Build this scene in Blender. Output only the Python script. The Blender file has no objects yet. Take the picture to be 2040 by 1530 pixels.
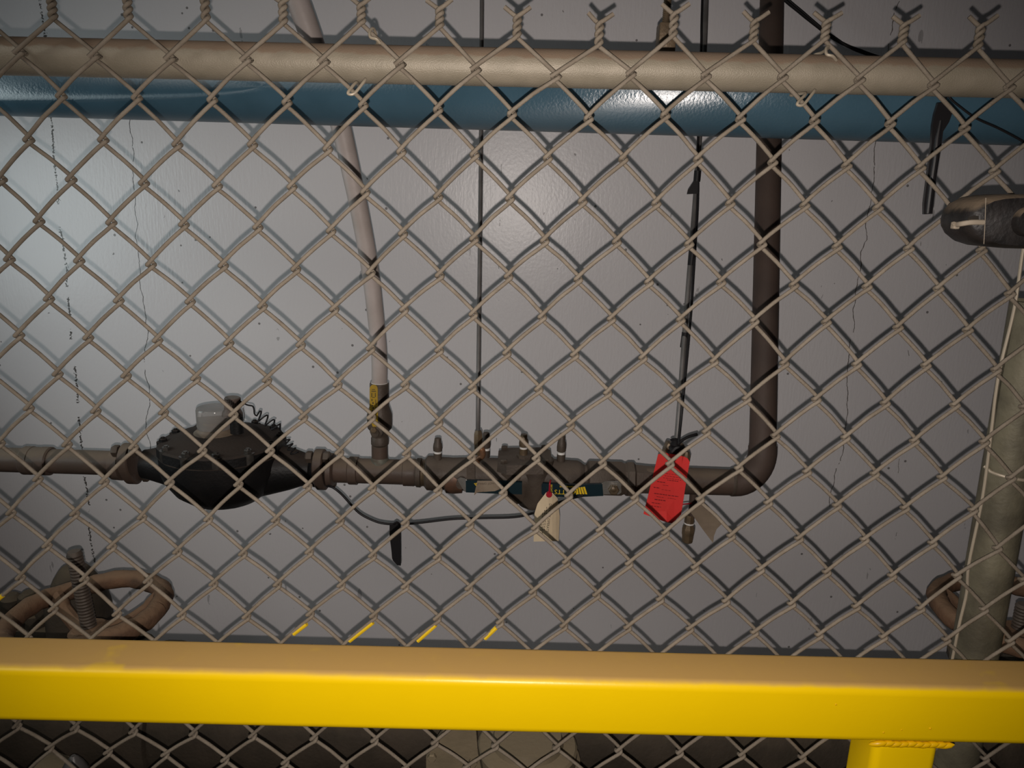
import bpy, bmesh, math, random
from mathutils import Vector, Matrix, Quaternion, noise
random.seed(7)
S_ = bpy.context.scene
COL = S_.collection
PI = math.pi

# ------------------------------------------------------------------ camera
F, PITCH, ROLL, CAMZ = 1500.0, 0.241, 0.0317, 1.5
c_, s_ = math.cos(PITCH), math.sin(PITCH)
cr, sr = math.cos(ROLL), math.sin(ROLL)
CAM = Vector((0, 0, CAMZ))
RIGHT = Vector((cr, s_ * sr, c_ * sr)); UP = Vector((-sr, s_ * cr, c_ * cr)); FWD = Vector((0, c_, -s_))
cam = bpy.data.objects.new('camera', bpy.data.cameras.new('camera')); COL.objects.link(cam)
cam.data.sensor_width = 36.0; cam.data.lens = 36.0 * F / 2040.0
cam.data.clip_start = 0.05; cam.data.clip_end = 50
m = Matrix.Identity(4)
for i in range(3):
    m[i][0], m[i][1], m[i][2], m[i][3] = RIGHT[i], UP[i], -FWD[i], CAM[i]
cam.matrix_world = m
S_.camera = cam

def ray(x, y):
    a, b = x - 1020, y - 765
    return FWD + RIGHT * (a / F) - UP * (b / F)
def P(x, y, D):                      # point seen at pixel x,y on the upright plane D metres from the camera
    r = ray(x, y)
    return CAM + r * (D / r.y)
def SC(x, y, D):                     # metres per pixel there
    return (D / ray(x, y).y) / F

# ------------------------------------------------------------------ light and exposure
S_.view_settings.view_transform = 'Standard'
S_.view_settings.look = 'None'
S_.view_settings.gamma = 1.0
S_.view_settings.use_curve_mapping = False
S_.view_settings.exposure = 0.0
w = bpy.data.worlds.new('world'); S_.world = w; w.use_nodes = True
w.node_tree.nodes['Background'].inputs[0].default_value = (0.9, 0.92, 1.0, 1)
w.node_tree.nodes['Background'].inputs[1].default_value = 0.012

def spot(name, loc, target, energy, col, size, blend, radius):
    l = bpy.data.lights.new(name, 'SPOT'); l.energy = energy; l.color = col
    l.spot_size = size; l.spot_blend = blend; l.shadow_soft_size = radius
    o = bpy.data.objects.new(name, l); COL.objects.link(o); o.location = loc
    o.rotation_euler = (Vector(target) - Vector(loc)).to_track_quat('-Z', 'Y').to_euler()
    return o
# the flash lamp of the telephone that took the picture, just under its lens
FL = CAM + RIGHT * -0.003 + UP * -0.0147
spot('phone_flash', FL, P(1060, 860, 1.68), 28.5, (1.0, 0.905, 0.84), math.radians(100), 0.78, 0.0018)
# a cool lamp off to the left behind the fence, just below the level of the blue pipe
spot('pit_lamp', (-1.42, 0.98, 1.42), P(800, 400, 1.68), 13.8, (0.85, 0.985, 1.0), math.radians(126), 1.0, 0.28)
# a ceiling lamp of the room on the near side of the fence, up and to the left
spot('room_lamp', (-1.45, -0.25, 2.2), P(60, 1390, 0.67), 30.0, (1.0, 0.98, 0.92), math.radians(72), 1.0, 0.45)

# ------------------------------------------------------------------ materials
def mat(name, col, rough=0.5, metal=0.0, col2=None, vscale=25.0, vamt=1.0, bump=0.0, bscale=120.0, dust=None, dlo=0.25, dhi=0.85, spec=0.5, stretch=None, coat=0.0):
    M = bpy.data.materials.new(name); M.use_nodes = True
    nt = M.node_tree; N = nt.nodes; L = nt.links
    b = N['Principled BSDF']
    b.inputs['Roughness'].default_value = rough; b.inputs['Metallic'].default_value = metal
    b.inputs['Specular IOR Level'].default_value = spec
    b.inputs['Coat Weight'].default_value = coat
    tc = N.new('ShaderNodeTexCoord'); src = tc.outputs['Object']
    if stretch:
        mp = N.new('ShaderNodeMapping'); mp.inputs['Scale'].default_value = stretch
        L.new(src, mp.inputs[0]); src = mp.outputs[0]
    cur = None
    if col2:
        n = N.new('ShaderNodeTexNoise'); n.inputs['Scale'].default_value = vscale; n.inputs['Detail'].default_value = 6
        L.new(src, n.inputs['Vector'])
        r = N.new('ShaderNodeMapRange'); r.inputs[1].default_value = 0.35; r.inputs[2].default_value = 0.65; r.inputs[4].default_value = vamt
        L.new(n.outputs[0], r.inputs[0])
        mx = N.new('ShaderNodeMix'); mx.data_type = 'RGBA'
        mx.inputs[6].default_value = (*col, 1); mx.inputs[7].default_value = (*col2, 1)
        L.new(r.outputs[0], mx.inputs[0]); cur = mx.outputs[2]
    if dust:                          # dust that has settled on upward faces
        g = N.new('ShaderNodeNewGeometry'); sx = N.new('ShaderNodeSeparateXYZ'); L.new(g.outputs['Normal'], sx.inputs[0])
        n2 = N.new('ShaderNodeTexNoise'); n2.inputs['Scale'].default_value = vscale * 1.7; n2.inputs['Detail'].default_value = 5
        L.new(src, n2.inputs['Vector'])
        ad = N.new('ShaderNodeMath'); ad.operation = 'MULTIPLY_ADD'; ad.inputs[1].default_value = 0.5
        L.new(n2.outputs[0], ad.inputs[0]); L.new(sx.outputs[2], ad.inputs[2])
        r2 = N.new('ShaderNodeMapRange'); r2.interpolation_type = 'SMOOTHSTEP'
        r2.inputs[1].default_value = dlo + 0.25; r2.inputs[2].default_value = dhi + 0.25
        L.new(ad.outputs[0], r2.inputs[0])
        mx = N.new('ShaderNodeMix'); mx.data_type = 'RGBA'
        if cur: L.new(cur, mx.inputs[6])
        else: mx.inputs[6].default_value = (*col, 1)
        mx.inputs[7].default_value = (*dust, 1); L.new(r2.outputs[0], mx.inputs[0]); cur = mx.outputs[2]
        rr = N.new('ShaderNodeMapRange'); rr.inputs[3].default_value = rough; rr.inputs[4].default_value = 0.9
        L.new(r2.outputs[0], rr.inputs[0]); L.new(rr.outputs[0], b.inputs['Roughness'])
    if cur: L.new(cur, b.inputs['Base Color'])
    else: b.inputs['Base Color'].default_value = (*col, 1)
    if bump:
        n = N.new('ShaderNodeTexNoise'); n.inputs['Scale'].default_value = bscale; n.inputs['Detail'].default_value = 4
        L.new(src, n.inputs['Vector'])
        bp = N.new('ShaderNodeBump'); bp.inputs['Strength'].default_value = bump; bp.inputs['Distance'].default_value = 0.002
        L.new(n.outputs[0], bp.inputs['Height']); L.new(bp.outputs[0], b.inputs['Normal'])
    return M

DUST = (0.15, 0.115, 0.085)
MAT = dict(
    wire=mat('dusty_wire', (0.168, 0.138, 0.104), 0.75, 0, (0.212, 0.178, 0.138), 60, 1, 0.35, 500, spec=0.25),
    wire_yellow=mat('yellow_overspray', (0.62, 0.42, 0.01), 0.5, 0),
    rail=mat('dusty_galvanised_rail', (0.265, 0.228, 0.172), 0.48, 0.12, (0.22, 0.19, 0.14), 40, 1, 0.25, 900, dust=(0.20, 0.145, 0.10), dlo=0.30, dhi=0.5, spec=0.4),
    post=mat('galvanised_post', (0.15, 0.135, 0.09), 0.6, 0.2, (0.075, 0.066, 0.045), 22, 1, 0.3, 200, spec=0.4),
    tiew=mat('tie_wire', (0.33, 0.28, 0.21), 0.5, 0.2, None),
    yellow=mat('yellow_paint', (0.78, 0.45, 0.001), 0.35, 0, (0.72, 0.42, 0.001), 9, 1, 0.06, 160, spec=0.3),
    blue=mat('blue_paint', (0.052, 0.108, 0.15), 0.30, 0, (0.042, 0.09, 0.125), 14, 1, 0.12, 320, dust=(0.085, 0.072, 0.06), dlo=0.12, dhi=0.55, spec=1.0),
    brown=mat('brown_pipe', (0.090, 0.060, 0.046), 0.5, 0, (0.066, 0.047, 0.037), 20, 1, 0.15, 200, dust=DUST, spec=0.4),
    bronze=mat('bronze', (0.085, 0.065, 0.05), 0.55, 0.15, (0.06, 0.045, 0.035), 30, 1, 0.25, 250, dust=(0.125, 0.10, 0.08), spec=0.4),
    brass=mat('dull_brass', (0.16, 0.112, 0.066), 0.45, 0.4, (0.10, 0.073, 0.046), 60, 1, 0.2, 300),
    copper=mat('copper', (0.36, 0.16, 0.07), 0.45, 0.4, (0.14, 0.085, 0.055), 45, 1, 0.2, 300),
    meter=mat('black_cast_iron', (0.006, 0.006, 0.0065), 0.5, 0, (0.010, 0.009, 0.009), 30, 1, 0.3, 220, dust=(0.042, 0.032, 0.026), dlo=0.3, dhi=0.9, spec=0.25),
    rust=mat('rusty_iron', (0.155, 0.085, 0.05), 0.8, 0, (0.085, 0.052, 0.034), 26, 1, 0.9, 110, dust=(0.19, 0.118, 0.072), spec=0.2),
    darkiron=mat('dark_dirty_iron', (0.055, 0.042, 0.03), 0.75, 0, (0.035, 0.028, 0.02), 18, 1, 0.5, 160, dust=(0.10, 0.078, 0.052), spec=0.25),
    dsteel=mat('dark_steel', (0.13, 0.12, 0.11), 0.35, 0.7, (0.07, 0.065, 0.06), 60, 1),
    riser=mat('dark_brown_pipe', (0.078, 0.053, 0.042), 0.65, 0, (0.06, 0.042, 0.034), 16, 1, 0.12, 200, spec=0.35),
    oxide=mat('copper_brown', (0.17, 0.085, 0.05), 0.5, 0.3, (0.08, 0.05, 0.036), 45, 1),
    steel=mat('steel', (0.52, 0.50, 0.47), 0.3, 0.8, (0.38, 0.36, 0.33), 50, 1, 0.1, 300),
    hose=mat('grey_hose', (0.44, 0.385, 0.365), 0.5, 0, (0.36, 0.31, 0.285), 18, 1, 0.1, 200, spec=0.35),
    tube=mat('grey_tube', (0.15, 0.14, 0.135), 0.45, 0.2, (0.10, 0.095, 0.09), 30, 1),
    rubber=mat('black_rubber', (0.012, 0.011, 0.012), 0.5, 0, spec=0.2),
    blackplastic=mat('black_plastic', (0.014, 0.013, 0.014), 0.28, 0, spec=0.6),
    dustyplastic=mat('dusty_black_plastic', (0.018, 0.015, 0.014), 0.5, 0, (0.007, 0.006, 0.006), 70, 1, 0.3, 220, dust=(0.15, 0.11, 0.072), dlo=0.2, dhi=0.7),
    tie=mat('dusty_tie', (0.30, 0.25, 0.19), 0.7, 0),
    teal=mat('teal_sleeve', (0.005, 0.018, 0.025), 0.35, 0, spec=0.5),
    yprint=mat('yellow_print', (0.70, 0.47, 0.01), 0.5, 0),
    black=mat('black_print', (0.02, 0.016, 0.012), 0.6, 0),
    yhandle=mat('yellow_handle', (0.40, 0.255, 0.02), 0.45, 0, (0.33, 0.21, 0.02), 60, 1),
    redtag=mat('red_card', (0.80, 0.045, 0.042), 0.55, 0, (0.72, 0.045, 0.04), 40, 1, 0.1, 120, spec=0.3),
    redprint=mat('dark_red_print', (0.20, 0.008, 0.012), 0.6, 0),
    cream=mat('cream_card', (0.70, 0.56, 0.38), 0.7, 0, (0.62, 0.50, 0.34), 40, 1, 0.15, 90, spec=0.2),
    tan=mat('tan_card', (0.26, 0.205, 0.15), 0.75, 0, (0.22, 0.17, 0.125), 40, 1, 0.15, 90, spec=0.2),
    redseal=mat('red_plastic', (0.36, 0.012, 0.025), 0.35, 0),
    white=mat('white_tape', (0.75, 0.73, 0.70), 0.5, 0),
    beige=mat('beige_register', (0.20, 0.15, 0.10), 0.6, 0, (0.12, 0.09, 0.065), 30, 1),
    cap=mat('brown_knurled_cap', (0.12, 0.085, 0.07), 0.6, 0, (0.07, 0.05, 0.04), 90, 1, 0.4, 400, dust=(0.22, 0.19, 0.165)),
    tanpaint=mat('tan_grey_paint', (0.17, 0.135, 0.085), 0.7, 0, (0.13, 0.105, 0.065), 25, 1, 0.3, 160, dust=(0.2, 0.16, 0.10)),
    solder=mat('green_solder', (0.15, 0.16, 0.13), 0.6, 0.2, (0.10, 0.08, 0.06), 80, 1),
    floor=mat('dirty_concrete_floor', (0.10, 0.09, 0.075), 0.9, 0, (0.06, 0.055, 0.045), 8, 1, 0.4, 60),
)
# the blue paint was brushed on lengthwise, so its gloss spreads round the pipe
nt = MAT['blue'].node_tree; tg = nt.nodes.new('ShaderNodeTangent'); tg.direction_type = 'RADIAL'; tg.axis = 'X'
bb = nt.nodes['Principled BSDF']; bb.inputs['Anisotropic'].default_value = 0.92; nt.links.new(tg.outputs[0], bb.inputs['Tangent'])
# clear register cap
g = bpy.data.materials.new('clear_plastic'); g.use_nodes = True
gb = g.node_tree.nodes['Principled BSDF']; gb.inputs['Base Color'].default_value = (0.62, 0.60, 0.58, 1)
gb.inputs['Transmission Weight'].default_value = 0.75; gb.inputs['Roughness'].default_value = 0.12; gb.inputs['IOR'].default_value = 1.3
MAT['clear'] = g

def yellow_dusty():
    """paint of the guard rail: yellow, with a tan film of dust lying on its top face, rubbed off in places"""
    M = mat('yellow_paint_dusty', (0.88, 0.58, 0.001), 0.33, 0, (0.84, 0.55, 0.001), 7, 1, 0.05, 150, spec=0.32)
    nt = M.node_tree; N = nt.nodes; L = nt.links; b = N['Principled BSDF']
    base = b.inputs['Base Color'].links[0].from_socket
    g = N.new('ShaderNodeNewGeometry'); sx = N.new('ShaderNodeSeparateXYZ'); L.new(g.outputs['Normal'], sx.inputs[0])
    tc = N.new('ShaderNodeTexCoord')
    n = N.new('ShaderNodeTexNoise'); n.inputs['Scale'].default_value = 45; n.inputs['Detail'].default_value = 5
    L.new(tc.outputs['Object'], n.inputs['Vector'])
    n3 = N.new('ShaderNodeTexNoise'); n3.inputs['Scale'].default_value = 13; n3.inputs['Detail'].default_value = 3
    L.new(tc.outputs['Object'], n3.inputs['Vector'])
    a = N.new('ShaderNodeMath'); a.operation = 'MULTIPLY_ADD'; a.inputs[1].default_value = 0.22
    L.new(n.outputs[0], a.inputs[0]); L.new(sx.outputs[2], a.inputs[2])
    r = N.new('ShaderNodeMapRange'); r.interpolation_type = 'SMOOTHSTEP'; r.inputs[1].default_value = 0.70; r.inputs[2].default_value = 1.12
    L.new(a.outputs[0], r.inputs[0])
    rub = N.new('ShaderNodeMapRange'); rub.interpolation_type = 'SMOOTHSTEP'; rub.inputs[1].default_value = 0.635; rub.inputs[2].default_value = 0.70; rub.inputs[3].default_value = 1; rub.inputs[4].default_value = 0.55
    L.new(n3.outputs[0], rub.inputs[0])
    mu = N.new('ShaderNodeMath'); mu.operation = 'MULTIPLY'; L.new(r.outputs[0], mu.inputs[0]); L.new(rub.outputs[0], mu.inputs[1])
    mx = N.new('ShaderNodeMix'); mx.data_type = 'RGBA'; L.new(mu.outputs[0], mx.inputs[0]); L.new(base, mx.inputs[6]); mx.inputs[7].default_value = (0.52, 0.315, 0.095, 1)
    L.new(mx.outputs[2], b.inputs['Base Color'])
    rr = N.new('ShaderNodeMapRange'); rr.inputs[3].default_value = 0.33; rr.inputs[4].default_value = 0.8
    L.new(mu.outputs[0], rr.inputs[0]); L.new(rr.outputs[0], b.inputs['Roughness'])
    return M
MAT['guard'] = yellow_dusty()

# ------------------------------------------------------------------ mesh building
class MB:
    def __init__(s): s.v = []; s.f = []
    def ring(s, c, u, v, r, n, r2=None):
        i = len(s.v); r2 = r if r2 is None else r2
        for k in range(n):
            a = 2 * PI * k / n
            s.v.append(c + u * (r * math.cos(a)) + v * (r2 * math.sin(a)))
        return i
    def bridge(s, a, b, n):
        for k in range(n):
            k2 = (k + 1) % n
            s.f.append((a + k, a + k2, b + k2, b + k))
    def tube(s, path, r, n=10, cap=True, flat=1.0, up=None):
        path = [Vector(p) for p in path]
        N = len(path); rs = r if isinstance(r, (list, tuple)) else [r] * N
        t0 = (path[1] - path[0]).normalized()
        ref = Vector(up) if up else (Vector((0, 0, 1)) if abs(t0.z) < 0.9 else Vector((1, 0, 0)))
        u = (ref - t0 * ref.dot(t0)).normalized(); prev = None
        for i in range(N):
            t = (path[min(i + 1, N - 1)] - path[max(i - 1, 0)])
            t = t.normalized() if t.length > 1e-9 else t0
            u = (u - t * u.dot(t)).normalized(); v = t.cross(u)
            cur = s.ring(path[i], u, v, rs[i], n, rs[i] * flat)
            if prev is not None: s.bridge(prev, cur, n)
            elif cap: s.f.append(tuple(range(cur + n - 1, cur - 1, -1)))
            prev = cur
        if cap: s.f.append(tuple(range(prev, prev + n)))
        return s
    def lathe(s, o, axis, prof, n=28, xr=None, ph=0.0):
        o = Vector(o); a = Vector(axis).normalized()
        u = Vector(xr) if xr else (Vector((0, 1, 0)) if abs(a.y) < 0.9 else Vector((1, 0, 0)))
        u = (u - a * u.dot(a)).normalized(); v = a.cross(u)
        if ph: u, v = u * math.cos(ph) + v * math.sin(ph), v * math.cos(ph) - u * math.sin(ph)
        prev = None
        for i, (r, h) in enumerate(prof):
            cur = s.ring(o + a * h, u, v, max(r, 1e-5), n)
            if prev is not None: s.bridge(prev, cur, n)
            else: s.f.append(tuple(range(cur + n - 1, cur - 1, -1)))
            prev = cur
        s.f.append(tuple(range(prev, prev + n)))
        return s
    def box(s, c, sx, sy, sz, rot=None, bev=0.0, seg=2):
        bm = bmesh.new(); bmesh.ops.create_cube(bm, size=1)
        for vv in bm.verts: vv.co = Vector((vv.co.x * sx, vv.co.y * sy, vv.co.z * sz))
        if bev: bmesh.ops.bevel(bm, geom=list(bm.edges), offset=bev, segments=seg, profile=0.5, affect='EDGES')
        i = len(s.v); bm.verts.index_update()
        for vv in bm.verts: s.v.append(Vector(c) + ((rot @ vv.co) if rot else vv.co))
        for ff in bm.faces: s.f.append(tuple(i + q.index for q in ff.verts))
        bm.free(); return s
    def prism(s, front, back):
        n = len(front); i = len(s.v); s.v += [Vector(p) for p in front] + [Vector(p) for p in back]
        s.f.append(tuple(range(i, i + n))); s.f.append(tuple(range(i + 2 * n - 1, i + n - 1, -1)))
        for k in range(n):
            k2 = (k + 1) % n; s.f.append((i + k2, i + k, i + n + k, i + n + k2))
        return s
    def sphere(s, c, r, n=12):
        return s.lathe(c, (0, 0, 1), [(r * math.sin(PI * k / 8), -r * math.cos(PI * k / 8)) for k in range(9)], n)
    def build(s, name, m, parent=None, smooth=35, origin=None):
        o0 = parent_loc(parent) if parent else (Vector(origin) if origin is not None else Vector((0, 0, 0)))
        me = bpy.data.meshes.new(name)
        me.from_pydata([tuple(p - o0) for p in s.v], [], s.f)
        me.validate()
        bm = bmesh.new(); bm.from_mesh(me); bmesh.ops.recalc_face_normals(bm, faces=bm.faces); bm.to_mesh(me); bm.free()
        me.polygons.foreach_set('use_smooth', [bool(smooth)] * len(me.polygons))
        if smooth: me.set_sharp_from_angle(angle=math.radians(smooth))
        me.materials.append(MAT[m] if isinstance(m, str) else m)
        o = bpy.data.objects.new(name, me); COL.objects.link(o)
        if parent: o.parent = parent
        else: o.location = o0
        return o
LOC = {}
def parent_loc(p):
    if p.name in LOC: return LOC[p.name]
    return Vector(p.location)
def tag(o, label, cat, group=None):
    o['label'] = label; o['category'] = cat
    if group: o['group'] = group
    return o
def thing(name, loc, label, cat, group=None):
    o = bpy.data.objects.new(name, None); COL.objects.link(o); o.location = loc; o.empty_display_size = 0.02
    return tag(o, label, cat, group)
def sub(mb, name, m, part, root, **k):          # a sub-part: child of a part (parts sit at their root's origin)
    LOC[part.name] = Vector(root.location)
    return mb.build(name, m, part, **k)
def smoothpath(pts, k=6):
    pts = [Vector(p) for p in pts]; out = []
    for i in range(len(pts) - 1):
        p0 = pts[max(i - 1, 0)]; p1 = pts[i]; p2 = pts[i + 1]; p3 = pts[min(i + 2, len(pts) - 1)]
        for j in range(k):
            t = j / k
            out.append(0.5 * ((2 * p1) + (p2 - p0) * t + (2 * p0 - 5 * p1 + 4 * p2 - p3) * t * t + (3 * p1 - p0 - 3 * p2 + p3) * t ** 3))
    out.append(pts[-1]); return out
def hexhead(mb, c, axis, r, h, ph=0.0):
    mb.lathe(c, axis, [(r * .9, 0), (r, h * .12), (r, h * .8), (r * .82, h)], 6, ph=ph)
def lettering(txt, center, right, up, height, m, parent, name='lettering', root=None, thick=0.0002):
    cu = bpy.data.curves.new('t', 'FONT'); cu.body = txt; cu.size = 1.0; cu.align_x = 'CENTER'; cu.align_y = 'CENTER'; cu.resolution_u = 2
    o = bpy.data.objects.new('t', cu); COL.objects.link(o)
    dg = bpy.context.evaluated_depsgraph_get(); me = bpy.data.meshes.new_from_object(o.evaluated_get(dg))
    bpy.data.objects.remove(o); bpy.data.curves.remove(cu)
    right = Vector(right).normalized(); up = Vector(up); up = (up - right * up.dot(right)).normalized(); nrm = right.cross(up)
    o0 = Vector(root.location) if root else parent_loc(parent)
    for v in me.vertices:
        v.co = Vector(center) + right * (v.co.x * height * 1.35) + up * (v.co.y * height * 1.35) + nrm * thick - o0
    me.materials.clear(); me.materials.append(MAT[m])
    ob = bpy.data.objects.new(name, me); COL.objects.link(ob); ob.parent = parent
    return ob

# ------------------------------------------------------------------ the setting
DW = 1.68
def wall_material():
    M = mat('painted_concrete_wall', (0.73, 0.70, 0.705), 0.30, 0, (0.69, 0.66, 0.67), 2.2, 1, spec=0.33)
    nt = M.node_tree; N = nt.nodes; L = nt.links; b = N['Principled BSDF']
    cur = b.inputs['Base Color'].links[0].from_socket
    tc = N.new('ShaderNodeTexCoord'); src = tc.outputs['Object']
    sx = N.new('ShaderNodeSeparateXYZ'); L.new(src, sx.inputs[0])
    def math_(op, a, bb=None, c=None):
        n = N.new('ShaderNodeMath'); n.operation = op
        for i, v in enumerate((a, bb, c)):
            if v is None: continue
            if isinstance(v, (int, float)): n.inputs[i].default_value = v
            else: L.new(v, n.inputs[i])
        return n.outputs[0]
    def noise_(scale, stretch=(1, 1, 1), detail=4, off=0):
        mp = N.new('ShaderNodeMapping'); mp.inputs['Scale'].default_value = stretch; mp.inputs['Location'].default_value = (off, off * .37, off * .7)
        L.new(src, mp.inputs[0]); n = N.new('ShaderNodeTexNoise'); n.inputs['Scale'].default_value = scale; n.inputs['Detail'].default_value = detail
        L.new(mp.outputs[0], n.inputs['Vector']); return n.outputs[0]
    X, Z = sx.outputs[0], sx.outputs[2]
    hsum = None
    def paint(fac, col):
        nonlocal cur
        mx = N.new('ShaderNodeMix'); mx.data_type = 'RGBA'; L.new(fac, mx.inputs[0]); L.new(cur, mx.inputs[6]); mx.inputs[7].default_value = (*col, 1); cur = mx.outputs[2]
    # cracks: (pixel top, pixel bottom, width m, wander, coverage, darkness colour)
    cracks = [((103, 235), (196, 1240), 0.0060, 0.014, 0.56, (0.10, 0.09, 0.085)),
              ((262, 235), (300, 900), 0.0008, 0.030, 0.60, (0.13, 0.12, 0.12)),
              ((1000, 255), (985, 880), 0.0008, 0.014, 0.42, (0.27, 0.26, 0.26)),
              ((1753, 270), (1655, 1010), 0.0008, 0.030, 0.66, (0.13, 0.11, 0.10)),
              ((1830, 480), (1770, 1240), 0.0006, 0.022, 0.40, (0.2, 0.18, 0.17))]
    for i, (t, bo, wd, wan, cov, col) in enumerate(cracks):
        a, e = P(*t, DW), P(*bo, DW)
        k = (e.x - a.x) / (e.z - a.z)
        n1 = noise_(9, (0.02, 0.02, 1), 9, 3.1 * i + 1)
        lin = math_('MULTIPLY_ADD', Z, -k, -(a.x - k * a.z))
        d = math_('ADD', X, lin)
        d = math_('MULTIPLY_ADD', n1, -wan * 2, math_('ADD', d, wan))
        d = math_('ABSOLUTE', d)
        wdn = math_('MULTIPLY_ADD', noise_(230 if i == 0 else 120, (1, 1, 1), 5, 5 + i), wd * (3 if i == 0 else 2), -wd * (1.25 if i == 0 else 0))
        line = math_('LESS_THAN', d, wdn)
        cv = math_('GREATER_THAN', noise_(26, (0.15, 1, 1), 6, 11 + i * 2.3), 1 - cov)
        lo = math_('GREATER_THAN', Z, e.z); hi = math_('LESS_THAN', Z, a.z + (0.35 if i in (0, 3) else 0.0))
        fac = math_('MULTIPLY', math_('MULTIPLY', line, cv), math_('MULTIPLY', lo, hi))
        paint(fac, col)
    # pits in the paint
    vo = N.new('ShaderNodeTexVoronoi'); vo.inputs['Scale'].default_value = 26; L.new(src, vo.inputs['Vector'])
    pit = math_('MULTIPLY', math_('LESS_THAN', vo.outputs['Distance'], 0.075), math_('GREATER_THAN', noise_(14, (1, 1, 1), 3, 40), 0.53))
    paint(math_('MULTIPLY', pit, 0.8), (0.12, 0.11, 0.105))
    # scuffs: short upright marks
    vo2 = N.new('ShaderNodeTexVoronoi'); vo2.inputs['Scale'].default_value = 5.0
    mp = N.new('ShaderNodeMapping'); mp.inputs['Scale'].default_value = (3.2, 1, 1); L.new(src, mp.inputs[0]); L.new(mp.outputs[0], vo2.inputs['Vector'])
    sc = math_('MULTIPLY', math_('LESS_THAN', vo2.outputs['Distance'], 0.085), math_('GREATER_THAN', noise_(90, (1, 1, .3), 5, 60), 0.54))
    paint(math_('MULTIPLY', sc, 0.5), (0.2, 0.19, 0.19))
    L.new(cur, b.inputs['Base Color'])
    # brush strokes running up and down, stronger in patches, plus small blisters
    st = noise_(210, (1, 1, 0.16), 4, 2); bl = noise_(170, (1, 1, 0.8), 3, 9); big = noise_(3.0, (1, 1, 1), 2, 20)
    patch = N.new('ShaderNodeMapRange'); patch.inputs[1].default_value = 0.46; patch.inputs[2].default_value = 0.62; patch.inputs[3].default_value = 0.3; patch.inputs[4].default_value = 1.0
    L.new(big, patch.inputs[0])
    h = math_('ADD', math_('MULTIPLY', st, patch.outputs[0]), math_('MULTIPLY', bl, 0.5))
    h = math_('MULTIPLY_ADD', pit, -1.2, h)
    bp = N.new('ShaderNodeBump'); bp.inputs['Strength'].default_value = 0.35; bp.inputs['Distance'].default_value = 0.0016
    L.new(h, bp.inputs['Height']); L.new(bp.outputs[0], b.inputs['Normal'])
    return M
def struct(name, mb, m):
    o = mb.build(name, m, smooth=0); o['kind'] = 'structure'; return o
struct('wall_back', MB().box((0, DW + 0.1, 1.6), 7.0, 0.2, 3.2), wall_material())
struct('floor', MB().box((0, -0.66, -0.05), 7.0, 4.88, 0.1), 'floor')

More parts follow.
